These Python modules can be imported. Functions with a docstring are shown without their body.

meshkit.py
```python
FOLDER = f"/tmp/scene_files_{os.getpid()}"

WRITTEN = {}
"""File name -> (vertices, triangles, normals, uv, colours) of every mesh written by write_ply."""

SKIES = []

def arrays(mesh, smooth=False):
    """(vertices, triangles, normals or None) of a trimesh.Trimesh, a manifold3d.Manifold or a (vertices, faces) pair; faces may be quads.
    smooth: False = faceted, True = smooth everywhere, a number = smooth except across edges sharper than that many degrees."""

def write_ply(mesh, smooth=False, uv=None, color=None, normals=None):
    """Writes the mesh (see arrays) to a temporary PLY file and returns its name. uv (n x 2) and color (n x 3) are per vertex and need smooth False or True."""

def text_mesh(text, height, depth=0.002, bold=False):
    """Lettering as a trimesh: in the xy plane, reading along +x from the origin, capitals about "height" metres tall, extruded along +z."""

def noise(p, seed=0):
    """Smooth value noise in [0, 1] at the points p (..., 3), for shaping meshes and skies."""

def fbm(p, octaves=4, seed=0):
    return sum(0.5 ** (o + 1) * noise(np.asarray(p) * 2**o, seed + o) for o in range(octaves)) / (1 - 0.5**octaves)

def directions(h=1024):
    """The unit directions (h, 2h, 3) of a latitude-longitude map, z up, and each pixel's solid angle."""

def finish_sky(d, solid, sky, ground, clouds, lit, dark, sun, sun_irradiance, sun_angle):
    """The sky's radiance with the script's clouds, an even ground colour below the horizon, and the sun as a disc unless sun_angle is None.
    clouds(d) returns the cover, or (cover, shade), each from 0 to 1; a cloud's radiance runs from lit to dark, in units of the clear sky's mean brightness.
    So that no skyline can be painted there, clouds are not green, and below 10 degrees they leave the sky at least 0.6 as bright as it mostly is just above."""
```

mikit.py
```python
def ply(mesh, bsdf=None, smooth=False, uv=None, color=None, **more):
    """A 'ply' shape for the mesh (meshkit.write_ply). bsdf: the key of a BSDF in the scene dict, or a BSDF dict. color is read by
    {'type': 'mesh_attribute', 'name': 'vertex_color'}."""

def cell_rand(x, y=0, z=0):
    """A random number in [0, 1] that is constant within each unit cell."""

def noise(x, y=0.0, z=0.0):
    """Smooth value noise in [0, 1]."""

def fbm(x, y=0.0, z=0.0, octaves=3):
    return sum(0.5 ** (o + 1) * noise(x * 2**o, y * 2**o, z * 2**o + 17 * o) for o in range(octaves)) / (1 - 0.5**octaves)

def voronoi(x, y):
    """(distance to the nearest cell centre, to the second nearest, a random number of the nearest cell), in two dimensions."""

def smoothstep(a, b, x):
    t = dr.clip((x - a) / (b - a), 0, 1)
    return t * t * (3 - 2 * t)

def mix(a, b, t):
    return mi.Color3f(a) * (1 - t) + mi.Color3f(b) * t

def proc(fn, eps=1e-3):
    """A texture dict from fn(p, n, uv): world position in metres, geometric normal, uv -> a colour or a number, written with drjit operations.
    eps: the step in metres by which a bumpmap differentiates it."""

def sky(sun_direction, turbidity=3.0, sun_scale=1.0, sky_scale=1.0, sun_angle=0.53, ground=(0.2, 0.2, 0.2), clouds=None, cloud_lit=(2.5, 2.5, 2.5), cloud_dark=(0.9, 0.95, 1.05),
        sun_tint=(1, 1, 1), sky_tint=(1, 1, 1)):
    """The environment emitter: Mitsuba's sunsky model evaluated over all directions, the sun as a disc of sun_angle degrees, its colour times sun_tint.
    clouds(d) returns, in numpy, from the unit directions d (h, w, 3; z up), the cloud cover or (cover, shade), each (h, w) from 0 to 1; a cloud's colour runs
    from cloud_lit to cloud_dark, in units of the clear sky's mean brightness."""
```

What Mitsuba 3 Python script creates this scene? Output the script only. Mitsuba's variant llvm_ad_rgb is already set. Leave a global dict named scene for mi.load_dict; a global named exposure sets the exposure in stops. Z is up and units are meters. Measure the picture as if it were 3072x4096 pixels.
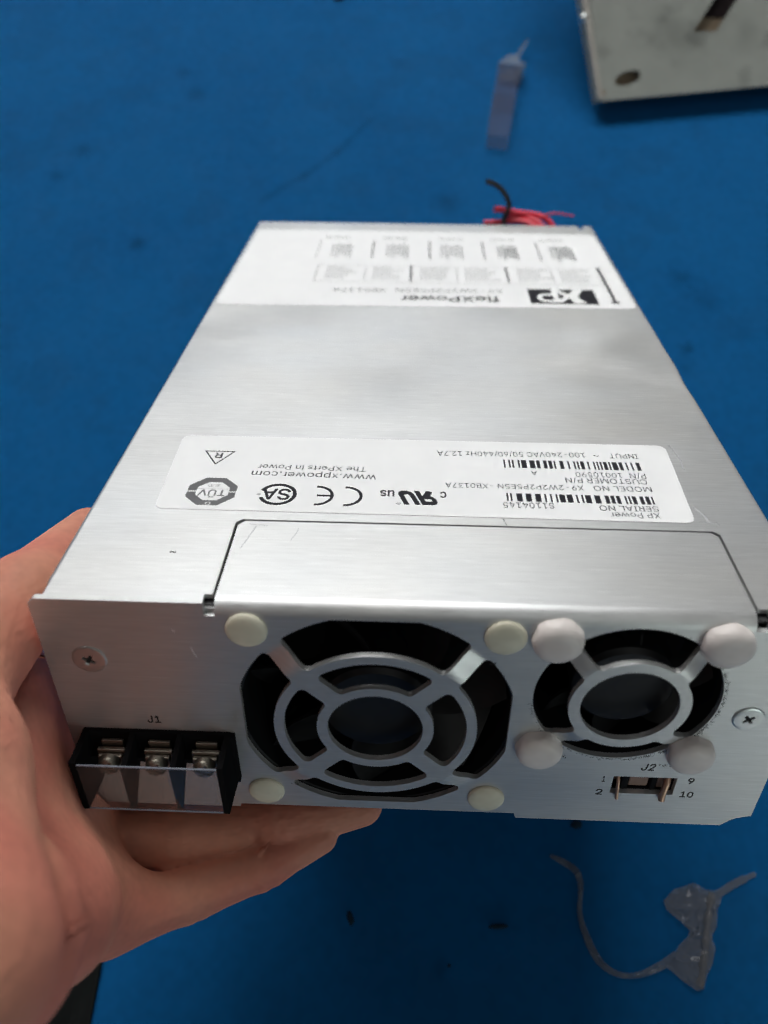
import math, numpy as np, trimesh, mitsuba as mi, drjit as dr, mikit, meshkit, manifold3d as m3
from mikit import proc, noise, fbm, smoothstep, mix
from shapely.geometry import Polygon, Point, LineString, box as sbox
from shapely import affinity
from shapely.ops import unary_union
from trimesh.creation import extrude_polygon, revolve, cylinder

# ------------------------------------------------------------------ frames, camera, light, exposure
TILT = math.radians(25)                      # the metal box is lifted at its front end
RW = np.array([[1, 0, 0], [0, math.cos(TILT), math.sin(TILT)], [0, -math.sin(TILT), math.cos(TILT)]])
OFF = np.array([0, 0, 137.2])                # millimetres; the back lower edge of the box meets the tabletop (z = 0)


def W(p):
    """Box frame (mm; x right, y away, z up off the lid, origin in the middle of the large fan) to world (m)."""
    return (np.asarray(p, float) @ RW.T + OFF) * 1e-3


CAMROT = np.array([[0.9992269, 0.03913492, 0.00374988], [0.02558239, -0.57482335, -0.81787753], [-0.02985205, 0.81734116, -0.57538011]])
eye = W([5.6866, -113.1303, 133.1623])
fwd, up = RW @ CAMROT[2], -(RW @ CAMROT[1])
T = mi.ScalarTransform4f
scene, labels = {}, {}
exposure = 0.12
scene["camera"] = {"type": "thinlens", "fov": 51.0547, "fov_axis": "x", "near_clip": 0.01, "far_clip": 50.0,
                   "aperture_radius": 0.00125, "focus_distance": 0.192,
                   "to_world": T().look_at(origin=eye.tolist(), target=(eye + fwd).tolist(), up=up.tolist())}


def lamp(key, centre, target, w, h, rgb, label, cat):
    scene[key] = {"type": "rectangle", "to_world": T().look_at(origin=centre, target=target, up=[0.01, 0.02, 1]) @ T().scale([w / 2, h / 2, 1]),
                  "emitter": {"type": "area", "radiance": {"type": "rgb", "value": rgb}}}
    labels[key] = {"label": label, "category": cat}


scene["room_light"] = {"type": "constant", "radiance": {"type": "rgb", "value": [0.066, 0.066, 0.066]}}
lamp("unseen_ceiling_lamp", [-0.42, 1.75, 2.15], [0.0, 0.15, 0.05], 1.9, 1.2, [8.4, 8.5, 8.4], "unseen ceiling lamp panel high beyond the far end of the tabletop, placed to light the lid", "lamp")  # unseen lamp, placed to light lid and mat from beyond the box
lamp("unseen_rear_lamp", [0.65, -1.0, 2.2], [0.05, 0.0, 0.1], 1.3, 1.3, [0.58, 0.59, 0.57], "unseen lamp panel overhead behind the viewer, placed to light the hand and front panel", "lamp")  # unseen lamp, lights the hand and front panel from behind the camera
lamp("unseen_far_light", [0.0, 3.2, 0.9], [0.0, 0.1, 0.1], 5.0, 1.5, [0.27, 0.27, 0.27], "unseen wide light panel beyond the far end of the tabletop, placed to brighten the lid", "light_panel")  # unseen light panel, gives the lid something bright to reflect
lamp("unseen_side_light", [0.80, -1.3, 0.36], [0.08, 0.0, 0.12], 0.55, 0.7, [2.1, 2.4, 2.3], "unseen light panel at the right behind the viewer, placed to brighten the front panel", "light_panel")  # unseen light panel, brightens the right of the front panel


# ------------------------------------------------------------------ materials
def bs(key, **d):
    scene[key] = {"type": "twosided", "bsdf": d}


def rgb(*v):
    return {"type": "rgb", "value": list(v)}


def streak(p, n, uv):
    """Brushed grain along x, slow patches, a few scratches. uv = (y - z, x) in centimetres."""
    a, b = uv.x * 10, uv.y * 10
    fine = noise(b * 0.17, a * 5.5) * 0.5 + noise(b * 0.30 + 31, a * 2.6) * 0.3 + noise(b * 0.6 + 7, a * 9.0) * 0.2
    scr = smoothstep(0.80, 0.97, noise(b * 0.16 + 90, a * 3.7 + 50))
    slow = fbm(b * 0.03 + 5, a * 0.05 + 9, 0.0, 3)
    return fine, scr, slow


def alu_color(p, n, uv):
    fine, scr, slow = streak(p, n, uv)
    v = 0.64 + 0.10 * (fine - 0.5) + 0.05 * scr + 0.07 * (slow - 0.5)
    tint = fbm(uv.y * 0.35 + 3, uv.x * 0.5 + 1, 4.0, 2)
    return mix([1.0, 0.985, 0.955], [0.965, 0.985, 1.0], tint) * v


def alu_rough(p, n, uv):
    fine, scr, slow = streak(p, n, uv)
    return 0.43 + 0.08 * (fine - 0.5) + 0.10 * (slow - 0.5)


bs("aluminium", type="principled", base_color=proc(alu_color), roughness=proc(alu_rough), metallic=0.72, anisotropic=0.62, specular=0.4)
bs("aluminium_dull", type="principled", base_color=rgb(0.35, 0.35, 0.35), roughness=0.5, metallic=0.8)
bs("case_dark", type="principled", base_color=rgb(0.02, 0.02, 0.021), roughness=0.6, metallic=0.0)


def paper(p, n, uv):
    v = fbm(p.x * 160, p.y * 160, p.z * 160, 3)
    return mix([0.86, 0.86, 0.86], [0.90, 0.895, 0.89], v)


bs("white_paper", type="principled", base_color=proc(paper), roughness=0.6, specular=0.2)
bs("black_ink", type="diffuse", reflectance=rgb(0.035, 0.035, 0.04))
bs("grey_ink", type="diffuse", reflectance=rgb(0.17, 0.17, 0.175))
bs("mid_ink", type="diffuse", reflectance=rgb(0.34, 0.34, 0.345))
bs("pale_ink", type="diffuse", reflectance=rgb(0.52, 0.52, 0.52))
bs("scuff", type="principled", base_color=rgb(0.47, 0.475, 0.48), roughness=0.6, metallic=0.3)
bs("bright_nick", type="principled", base_color=rgb(0.85, 0.85, 0.85), roughness=0.4, metallic=0.3)
bs("engraving", type="diffuse", reflectance=rgb(0.03, 0.03, 0.03))


def nylon(lo, hi):
    def f(p, n, uv):
        return mix(lo, hi, fbm(p.x * 350, p.y * 350, p.z * 350, 3))
    return f


bs("nylon_cream", type="principled", base_color=proc(nylon([0.60, 0.57, 0.44], [0.74, 0.71, 0.58])), roughness=0.45, specular=0.35, sheen=0.2)
bs("nylon_white", type="principled", base_color=proc(nylon([0.68, 0.62, 0.59], [0.80, 0.74, 0.71])), roughness=0.42, specular=0.35, sheen=0.2)
bs("black_plastic", type="principled", base_color=rgb(0.007, 0.007, 0.008), roughness=0.7, specular=0.1)
bs("matt_black", type="diffuse", reflectance=rgb(0.011, 0.011, 0.012))
bs("fan_plastic", type="principled", base_color=rgb(0.012, 0.0125, 0.0135), roughness=0.4, specular=0.25)


def dusty(p, n, uv):
    return mix([0.012, 0.012, 0.012], [0.06, 0.055, 0.05], smoothstep(0.45, 0.8, fbm(p.x * 900, p.y * 900, p.z * 900, 3)))


bs("dusty_black", type="principled", base_color=proc(dusty), roughness=0.8, specular=0.2)
bs("screw_steel", type="principled", base_color=rgb(0.62, 0.65, 0.64), roughness=0.33, metallic=0.9)
bs("tin", type="principled", base_color=rgb(0.33, 0.30, 0.25), roughness=0.38, metallic=0.9)
bs("copper_pin", type="principled", base_color=rgb(0.55, 0.35, 0.25), roughness=0.4, metallic=0.8)
bs("brown_socket", type="principled", base_color=rgb(0.26, 0.17, 0.135), roughness=0.45)
scene["clear_plastic"] = {"type": "blendbsdf", "weight": 0.07, "a": {"type": "thindielectric", "int_ior": 1.3},
                          "b": {"type": "twosided", "bsdf": {"type": "diffuse", "reflectance": rgb(0.45, 0.43, 0.42)}}}
scene["film"] = {"type": "blendbsdf", "weight": 0.26, "a": {"type": "thindielectric", "int_ior": 1.25},
                 "b": {"type": "twosided", "bsdf": {"type": "diffuse", "reflectance": rgb(0.22, 0.21, 0.20)}}}
scene["vial_plastic"] = {"type": "blendbsdf", "weight": 0.17, "a": {"type": "thindielectric", "int_ior": 1.15},
                         "b": {"type": "twosided", "bsdf": {"type": "diffuse", "reflectance": rgb(0.17, 0.155, 0.20)}}}
scene["vial_cap_plastic"] = {"type": "blendbsdf", "weight": 0.36, "a": {"type": "thindielectric", "int_ior": 1.2},
                             "b": {"type": "twosided", "bsdf": {"type": "diffuse", "reflectance": rgb(0.27, 0.31, 0.37)}}}
bs("milky_plastic", type="principled", base_color=rgb(0.27, 0.31, 0.38), roughness=0.4, specular=0.4)
bs("red_rubber", type="principled", base_color=rgb(0.78, 0.05, 0.085), roughness=0.4)
bs("black_rubber", type="principled", base_color=rgb(0.012, 0.012, 0.014), roughness=0.45)
bs("cloth_black", type="principled", base_color=rgb(0.008, 0.009, 0.009), roughness=0.9, specular=0.1, sheen=0.3)
bs("crumb_dark", type="diffuse", reflectance=rgb(0.014, 0.032, 0.055))
bs("crumb_brown", type="diffuse", reflectance=rgb(0.10, 0.045, 0.04))


def enamel(p, n, uv):
    v = fbm(p.x * 60, p.y * 60, p.z * 60, 4)
    d = smoothstep(0.52, 0.75, fbm(p.x * 25 + 3, p.y * 25, p.z * 25, 3))
    d = d + 0.8 * smoothstep(0.58, 0.8, fbm(p.x * 70 + 11, p.y * 70, p.z * 70, 3))
    return mix([0.26, 0.27, 0.243], [0.33, 0.34, 0.308], v) * (1 - 0.25 * d)


bs("pale_enamel", type="principled", base_color=proc(enamel), roughness=0.45, specular=0.4)
bs("beige_enamel", type="principled", base_color=rgb(0.36, 0.335, 0.30), roughness=0.5, specular=0.3)
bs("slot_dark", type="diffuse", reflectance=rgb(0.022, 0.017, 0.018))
bs("tan_plate", type="diffuse", reflectance=rgb(0.23, 0.18, 0.13))

SPOTS = [(141.4, 226.5, 3.2, .45), (-145.6, 451.2, 5, .3), (-133.3, 428.9, 6, .35), (-193.0, 372.7, 5, .4), (-203.3, 349.9, 5, .3), (-145.6, 294.0, 4, .5), (120.0, 133.9, 4, .2),
         (23.4, 330.9, 7, .35), (155.2, 259.5, 8, .25), (-6.9, 464.2, 6, .2), (139.0, 214.0, 4, .25), (40.0, -28.0, 5, .25), (-60, 15, 8, .2), (170, 240, 6, .2), (210, 330, 9, .25), (20, -44, 3, .3), (146, 275, 6, .3)]
RUB = [(-81.2, 330.8), (-58.9, 352.7), (-41.4, 373.3), (-23.6, 404.4)]


def mat_blue(p, n, uv):
    x, y = p.x * 1000, p.y * 1000
    v = fbm(x * 0.02 + 4, y * 0.02 + 8, 0.0, 4)
    g = fbm(x * 0.35, y * 0.35, 0.0, 2)
    c = mix([0.0028, 0.074, 0.214], [0.0038, 0.088, 0.244], v) * (0.93 + 0.14 * g)
    k = mi.Float(1.0)
    for sx, sy, r, a in SPOTS:
        d2 = (dr.square(x - sx) + dr.square((y - sy) * 0.9)) / (r * r)
        k *= 1 - 0.7 * a * dr.exp(-d2 * (0.7 + 0.8 * g))
    for (ax, ay), (bx, by) in zip(RUB[:-1], RUB[1:]):
        l2 = (bx - ax) ** 2 + (by - ay) ** 2
        t = dr.clip(((x - ax) * (bx - ax) + (y - ay) * (by - ay)) / l2, 0, 1)
        d2 = dr.square(x - ax - t * (bx - ax)) + dr.square(y - ay - t * (by - ay))
        k *= 1 - 0.16 * dr.exp(-d2 / 5.0)
    smudge = smoothstep(0.55, 0.72, fbm(x * 0.035 + 40, y * 0.035 + 11, 2.0, 4))
    return mix(c * k, [0.007, 0.060, 0.15], 0.2 * smudge)


def mat_rough(p, n, uv):
    return 0.70 + 0.16 * fbm(p.x * 120, p.y * 120, 0.0, 3)


bs("blue_mat", type="principled", base_color=proc(mat_blue), roughness=proc(mat_rough), specular=0.05)


def skin_color(p, n, uv):
    m = fbm(p.x * 90, p.y * 90, p.z * 90, 4)
    f = fbm(p.x * 700, p.y * 700, p.z * 700, 2)
    red = smoothstep(0.35, 0.7, fbm(p.x * 45 + 9, p.y * 45, p.z * 45 + 2, 3))
    c = mix([0.54, 0.212, 0.140], [0.62, 0.285, 0.188], m)
    c = mix(c, [0.57, 0.170, 0.125], 0.7 * red)
    return c * (0.93 + 0.14 * f)


def skin_bump(p, n, uv):
    return (fbm(p.x * 900, p.y * 900, p.z * 900, 2) + 0.7 * fbm(p.x * 260, p.y * 260, p.z * 260, 2)) * 0.00034


scene["skin"] = {"type": "twosided", "bsdf": {"type": "bumpmap", "tex": proc(skin_bump, 2.5e-4), "scale": 1.0,
                 "bsdf": {"type": "principled", "base_color": proc(skin_color), "roughness": 0.55, "specular": 0.3, "sheen": 0.3, "flatness": 0.7}}}


# ------------------------------------------------------------------ helpers
def put(key, mesh, bsdf, smooth=False, label=None, category=None, group=None, kind=None, world=False, metal=False, scale=1.0):
    """One entry of the scene. mesh in box millimetres (world=True: in world millimetres)."""
    if isinstance(mesh, (list, tuple)) and not isinstance(mesh[0], np.ndarray):
        mesh = trimesh.util.concatenate(list(mesh))
    if key in scene:
        k = 1
        while f"{key}_{k:03d}" in scene:
            k += 1
        key = f"{key}_{k:03d}"
    if isinstance(mesh, m3.Manifold):
        mesh = tm(mesh)
    uv = None
    if metal:
        mesh = trimesh.graph.smooth_shade(mesh, angle=math.radians(smooth or 25), facet_minarea=None)
        v = np.asarray(mesh.vertices)
        uv = np.stack([(v[:, 1] - v[:, 2]) * 0.1 + 0.00001 * v[:, 0], v[:, 0] * 0.1], 1)
        smooth = True
    v = np.asarray(mesh.vertices, float)
    v = v * 1e-3 if world else W(v)
    scene[key] = mikit.ply(trimesh.Trimesh(v, mesh.faces, process=False), bsdf, smooth=smooth, uv=uv)
    assert len(mesh.faces) > 0, key
    d = {k: x for k, x in (("label", label), ("category", category), ("group", group), ("kind", kind)) if x}
    if d:
        labels[key] = d
    return key


def tm(m):
    a = m.to_mesh()
    return trimesh.Trimesh(np.array(a.vert_properties[:, :3], float), np.array(a.tri_verts), process=False)


def mf(mesh):
    return m3.Manifold(m3.Mesh(np.asarray(mesh.vertices, np.float32), np.asarray(mesh.faces, np.uint32)))


def parts_of(g):
    return [x for x in getattr(g, "geoms", [g]) if x.area > 1e-4]


def ext(poly, h):
    return trimesh.util.concatenate([extrude_polygon(g, h, engine="earcut") for g in parts_of(poly)])


def sheet_y(poly, y0, y1):
    """Polygon in (x, z) as a sheet from y0 to y1 (y0 nearer the viewer)."""
    m = ext(poly, y1 - y0)
    v = m.vertices.copy()
    m.vertices = np.stack([v[:, 0], y1 - v[:, 2], v[:, 1]], 1)
    return m


def sheet_z(poly, z0, z1):
    m = ext(poly, z1 - z0)
    m.vertices = m.vertices + [0, 0, z0]
    return m


def sheet_x(poly, x0, x1):
    """Polygon in (y, z) from x0 to x1."""
    m = ext(poly, x1 - x0)
    v = m.vertices.copy()
    m.vertices = np.stack([v[:, 2] + x0, v[:, 0], v[:, 1]], 1)
    return m


def bx(x0, x1, y0, y1, z0, z1, r=0.0):
    if r:
        return tm(m3.Manifold.batch_hull([m3.Manifold.sphere(r, 12).translate([x, y, z]) for x in (x0 + r, x1 - r) for y in (y0 + r, y1 - r) for z in (z0 + r, z1 - r)]))
    m = trimesh.creation.box(extents=[x1 - x0, y1 - y0, z1 - z0])
    m.apply_translation([(x0 + x1) / 2, (y0 + y1) / 2, (z0 + z1) / 2])
    return m


def lathe_y(profile, cx, cz, n=40):
    """Profile [(radius, y)] turned about the axis through (cx, *, cz) along y; first point on the outer front."""
    pr = [(r, y) for r, y in profile if r > 0.02]
    ang = np.arange(n) * 2 * np.pi / n
    v = [[cx, profile[0][1], cz]]
    for r, y in pr:
        v += [[cx + r * math.cos(t), y, cz + r * math.sin(t)] for t in ang]
    v.append([cx, profile[-1][1], cz])
    f, last = [], len(pr) * n + 1
    for j in range(n):
        k = (j + 1) % n
        f += [[0, 1 + j, 1 + k], [last, last - n + k, last - n + j]]
        for i in range(len(pr) - 1):
            a = 1 + i * n
            f += [[a + j, a + n + j, a + n + k], [a + j, a + n + k, a + k]]
    m = trimesh.Trimesh(v, f, process=False)
    m.fix_normals()
    return m


def tube(points, radii, sides=14, caps=True):
    p = np.asarray(points, float)
    t = np.gradient(p, axis=0)
    t /= np.linalg.norm(t, axis=1, keepdims=True)
    a = np.cross(t[0], [0.3, 0.2, 0.93]); a /= np.linalg.norm(a)
    rings = []
    r = np.broadcast_to(radii, (len(p),))
    for i in range(len(p)):
        a = a - t[i] * (a @ t[i]); a /= np.linalg.norm(a)
        b = np.cross(t[i], a)
        ang = np.arange(sides) * 2 * np.pi / sides
        rings.append(p[i] + r[i] * (np.cos(ang)[:, None] * a + np.sin(ang)[:, None] * b))
    v = np.vstack(rings + [p[:1], p[-1:]])
    f = []
    n = len(p)
    for i in range(n - 1):
        for j in range(sides):
            k = (j + 1) % sides
            f += [[i * sides + j, i * sides + k, (i + 1) * sides + k], [i * sides + j, (i + 1) * sides + k, (i + 1) * sides + j]]
    for j in range(sides):
        k = (j + 1) % sides
        f += [[n * sides, k, j], [n * sides + 1, (n - 1) * sides + j, (n - 1) * sides + k]]
    return trimesh.Trimesh(v, f, process=False)


def spline(pts, n):
    from scipy.interpolate import CubicSpline
    p = np.asarray(pts, float)
    s = np.r_[0, np.cumsum(np.linalg.norm(np.diff(p, axis=0), axis=1))]
    return CubicSpline(s, p)(np.linspace(0, s[-1], n))


def dz(x, y):
    """The lid is thin sheet: a slow waviness and a shallow dent near its right edge."""
    w = 0.08 * (meshkit.noise(np.stack([x / 55 + 3, y / 60 + 1, 0 * x], -1), 3) - 0.5)
    u = (x - 66) * 0.80 + (y - 126) * -0.60
    t = (x - 66) * 0.60 + (y - 126) * 0.80
    dent = 0.55 * np.exp(-(u / 8.5) ** 2 - (t / 18) ** 2) + 0.40 * np.exp(-((x - 74) / 12) ** 2 - ((y - 112) / 8) ** 2)
    dent += -0.45 * np.exp(-((x - 74) / 14) ** 2 - ((y - 100) / 6.5) ** 2)
    edge = np.clip((y - 2) / 12, 0, 1) * np.clip((256 - y) / 12, 0, 1)
    return (w + 1.6 * dent) * edge


# ------------------------------------------------------------------ setting: the blue tabletop
tab = trimesh.creation.box(extents=[2400, 2200, 30])
tab.apply_translation([0, 600, -15])
put("tabletop", tab, "blue_mat", world=True, kind="structure", label="blue rubber mat covering the workbench under everything", category="tabletop")

# ------------------------------------------------------------------ the power supply
PS = "power_supply"
labels[PS] = {"label": "brushed aluminium power supply box with two fan grilles held over the blue mat", "category": "power supply"}
ZT = 31.1
XL, XR, DEEP = -65.0, 84.6, 257.3

# front panel, its fan openings and the stamped grilles
S6, S4 = 28.0, 18.86
C4 = (50.87, 9.23)
ap6 = Point(0, 0).buffer(29.3, 48).intersection(sbox(-S6, -S6, S6, S6))
ap4 = Point(*C4).buffer(S4, 48)


def ring_openings(ap, c, bands, strut):
    bars = unary_union([LineString([(c[0] - 40 * math.cos(a), c[1] - 40 * math.sin(a)), (c[0] + 40 * math.cos(a), c[1] + 40 * math.sin(a))]).buffer(strut / 2) for a in (math.pi / 4, 3 * math.pi / 4)])
    outs = []
    for r0, r1 in bands:
        band = (Point(*c).buffer(r1, 48) if r1 else ap).difference(Point(*c).buffer(r0, 48))
        for g in parts_of(band.difference(bars)):
            outs.append(g.buffer(-1.3, 8).buffer(1.3, 8))
    return outs


op6 = ring_openings(ap6, (0, 0), [(12.15, 19.0), (21.1, None)], 4.1) + [Point(0, 0).buffer(9.95, 48)]
op4 = ring_openings(ap4, C4, [(12.1, None)], 3.4) + [Point(*C4).buffer(9.81, 48)]
outline = Polygon([(-66.7, 30.0), (-65.4, 31.3), (-32.9, 31.3), (-32.9, 28.1), (71.7 + 2.2, 28.1), (73.9, 31.3), (84.3, 31.3), (85.5, 30.1), (85.5, -28.5), (82.6, -29.3), (81.2, -30.4), (79.3, -32.4),
                   (32.4, -32.4), (31.9, -30.7), (-31.6, -30.7), (-31.7, -31.8), (-66.7, -31.8)])
socket_hole = sbox(52.4, -21.8, 66.3, -15.9)
panel = outline.difference(ap6).difference(ap4).difference(socket_hole)
# every hole's rim rises with the stamping only inside the aperture, so the panel itself stays flat
pm = sheet_y(panel, 0.0, 1.3)
put(PS + "__front_panel", pm, "aluminium", metal=True, smooth=20)


def grille(ap, c, openings, r_out, r_in, bulge):
    g = ap.difference(unary_union(openings))
    m = sheet_y(g, 0.0, 1.3)
    v, f = trimesh.remesh.subdivide_to_size(m.vertices, m.faces, 1.1, max_iter=12)
    m = trimesh.Trimesh(v, f, process=True)
    d = np.hypot(m.vertices[:, 0] - c[0], m.vertices[:, 2] - c[1])
    t = np.clip((r_out - d) / (r_out - r_in), 0, 1)
    t = t * t * (3 - 2 * t)
    m.vertices = m.vertices - np.stack([0 * t, bulge * t, 0 * t], 1)
    return m


put(PS + "__fan_grille", grille(ap6, (0, 0), op6, 29.0, 21.6, 2.55), "aluminium", metal=True, smooth=22, label="large stamped fan grille with two rings")
put(PS + "__fan_grille", grille(ap4, C4, op4, 18.8, 12.6, 2.6), "aluminium", metal=True, smooth=22, label="small stamped fan grille with one ring")

# the tab of the front panel folded back over the lid
R = 3.0
prof = [(0.0, 28.1)] + [(R - R * math.cos(a), 28.1 + R * math.sin(a)) for a in np.linspace(0, math.pi / 2, 14)[1:]] + [(27.2, 31.1)]
inner = [(27.2, 29.9)] + [(R - (R - 1.2) * math.cos(a), 28.1 + (R - 1.2) * math.sin(a)) for a in np.linspace(math.pi / 2, 0, 10)] + [(1.2, 28.1)]
tabm = mf(sheet_x(Polygon(prof + inner), -30.85, 71.55))
cutter = mf(sheet_z(sbox(-60, -5, 100, 40).difference(Polygon([(-30.85, -5), (71.55, -5), (71.55, 25.8), (70.1, 27.2), (-29.4, 27.2), (-30.85, 25.8)])), 20, 40))
put(PS + "__folded_tab", tm((tabm - cutter).refine_to_length(6)), "aluminium", metal=True, smooth=24, label="wide tab folded back over the lid")
put(PS + "__screw_seat", bx(-32.9, -30.85, 1.0, 2.0, 26.0, 29.2), "aluminium_dull", label="small bent lip in the left corner notch")

# lid
rr = 1.1
ou = Polygon([(XL, -31.4), (XR, -31.4), (XR, ZT), (XL, ZT)]).buffer(-rr).buffer(rr, 5)
lid_poly = ou.difference(sbox(XL + 1, -60, XR - 1, ZT - 1.0))
lid = ext(lid_poly, DEEP - 1.35)
v = lid.vertices.copy()
lid.vertices = np.stack([v[:, 0], DEEP - v[:, 2], v[:, 1]], 1)
lid = mf(lid)
cut = mf(sheet_z(Polygon([(-31.5, -5), (72.2, -5), (72.2, 26.6), (70.9, 27.75), (-30.2, 27.75), (-31.5, 26.6)]), 20, 40))
cut2 = mf(bx(-33.1, -31.0, 0, 2.9, 20, 40)) + mf(bx(72.0, 74.1, 0, 3.1, 20, 40)) + mf(bx(78.0, 80.2, 252.5, 262, 20, 40)) + mf(bx(-66, -64.2, 0, 5.5, 29.6, 40))
lid = tm((lid - cut - cut2).refine_to_length(2.6))
vv = lid.vertices.copy()
vv[:, 2] += np.where(vv[:, 2] > ZT - 1.3, dz(vv[:, 0], vv[:, 1]), 0)
lid.vertices = vv
put(PS + "__lid", lid, "aluminium", metal=True, smooth=24, label="brushed lid with a shallow dent near its right edge")
put(PS + "__dark_inner_block", bx(-63.5, 83.2, 27.5, 256.4, -31.2, 29.4), "case_dark")  # solid dark block inside the case, stands in for shade in the slits
put(PS + "__floor_plate", bx(-64.0, 83.6, 1.4, 256.9, -31.35, -30.1), "aluminium_dull")
put(PS + "__dark_tab_sheet", bx(-63.5, 83.2, 1.6, 29.0, 29.0, 29.5), "case_dark")  # thin dark sheet under the tab so its gap stays dark

# fans behind the grilles
def fan(key, c, half, r_hole, r_hub, depth, blades, label):
    fr = sbox(c[0] - half, c[1] - half, c[0] + half, c[1] + half).difference(Point(*c).buffer(r_hole, 40))
    k = PS + "__" + key
    kk = put(k, sheet_y(fr, 1.5, depth), "fan_plastic", smooth=30, label=label)
    put(kk + "__hub", lathe_y([(0.01, 2.6), (r_hub - 1.0, 2.6), (r_hub, 3.6), (r_hub, depth - 2), (0.01, depth - 2)], c[0], c[1], 48), "fan_plastic", smooth=30)
    for i in range(blades):
        a0 = 2 * math.pi * i / blades + 0.2
        nr, na = 7, 10
        V, F = [], []
        for side in (0, 1):
            for ir in range(nr):
                r = r_hub - 0.3 + (r_hole - 0.8 - r_hub + 0.3) * ir / (nr - 1)
                for ia in range(na):
                    s = ia / (na - 1)
                    a = a0 + (s - 0.5) * (2 * math.pi / blades) * 0.86 + 0.30 * (ir / (nr - 1)) ** 1.5
                    y = 4.2 + s * (depth - 9) + 0.8 * math.sin(s * math.pi) + side * 0.9
                    V.append([c[0] + r * math.cos(a), y, c[1] + r * math.sin(a)])
        q = nr * na
        for ir in range(nr - 1):
            for ia in range(na - 1):
                a, b, d, e = ir * na + ia, ir * na + ia + 1, (ir + 1) * na + ia + 1, (ir + 1) * na + ia
                F += [[a, b, d], [a, d, e], [q + a, q + d, q + b], [q + a, q + e, q + d]]
        rim = [ir * na for ir in range(nr)] + [(nr - 1) * na + ia for ia in range(1, na)] + [ir * na + na - 1 for ir in range(nr - 2, -1, -1)] + [ia for ia in range(na - 2, 0, -1)]
        for a, b in zip(rim, rim[1:] + rim[:1]):
            F += [[a, b, q + b], [a, q + b, q + a]]
        put(kk + "__blade", trimesh.Trimesh(V, F, process=False), "fan_plastic", smooth=40)


fan("fan", (0, 0), 30.0, 28.6, 12.0, 24.0, 7, "large black fan behind the two ring grille")
fan("fan", C4, 20.0, 18.9, 10.6, 20.0, 7, "small black fan behind the one ring grille")

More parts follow.
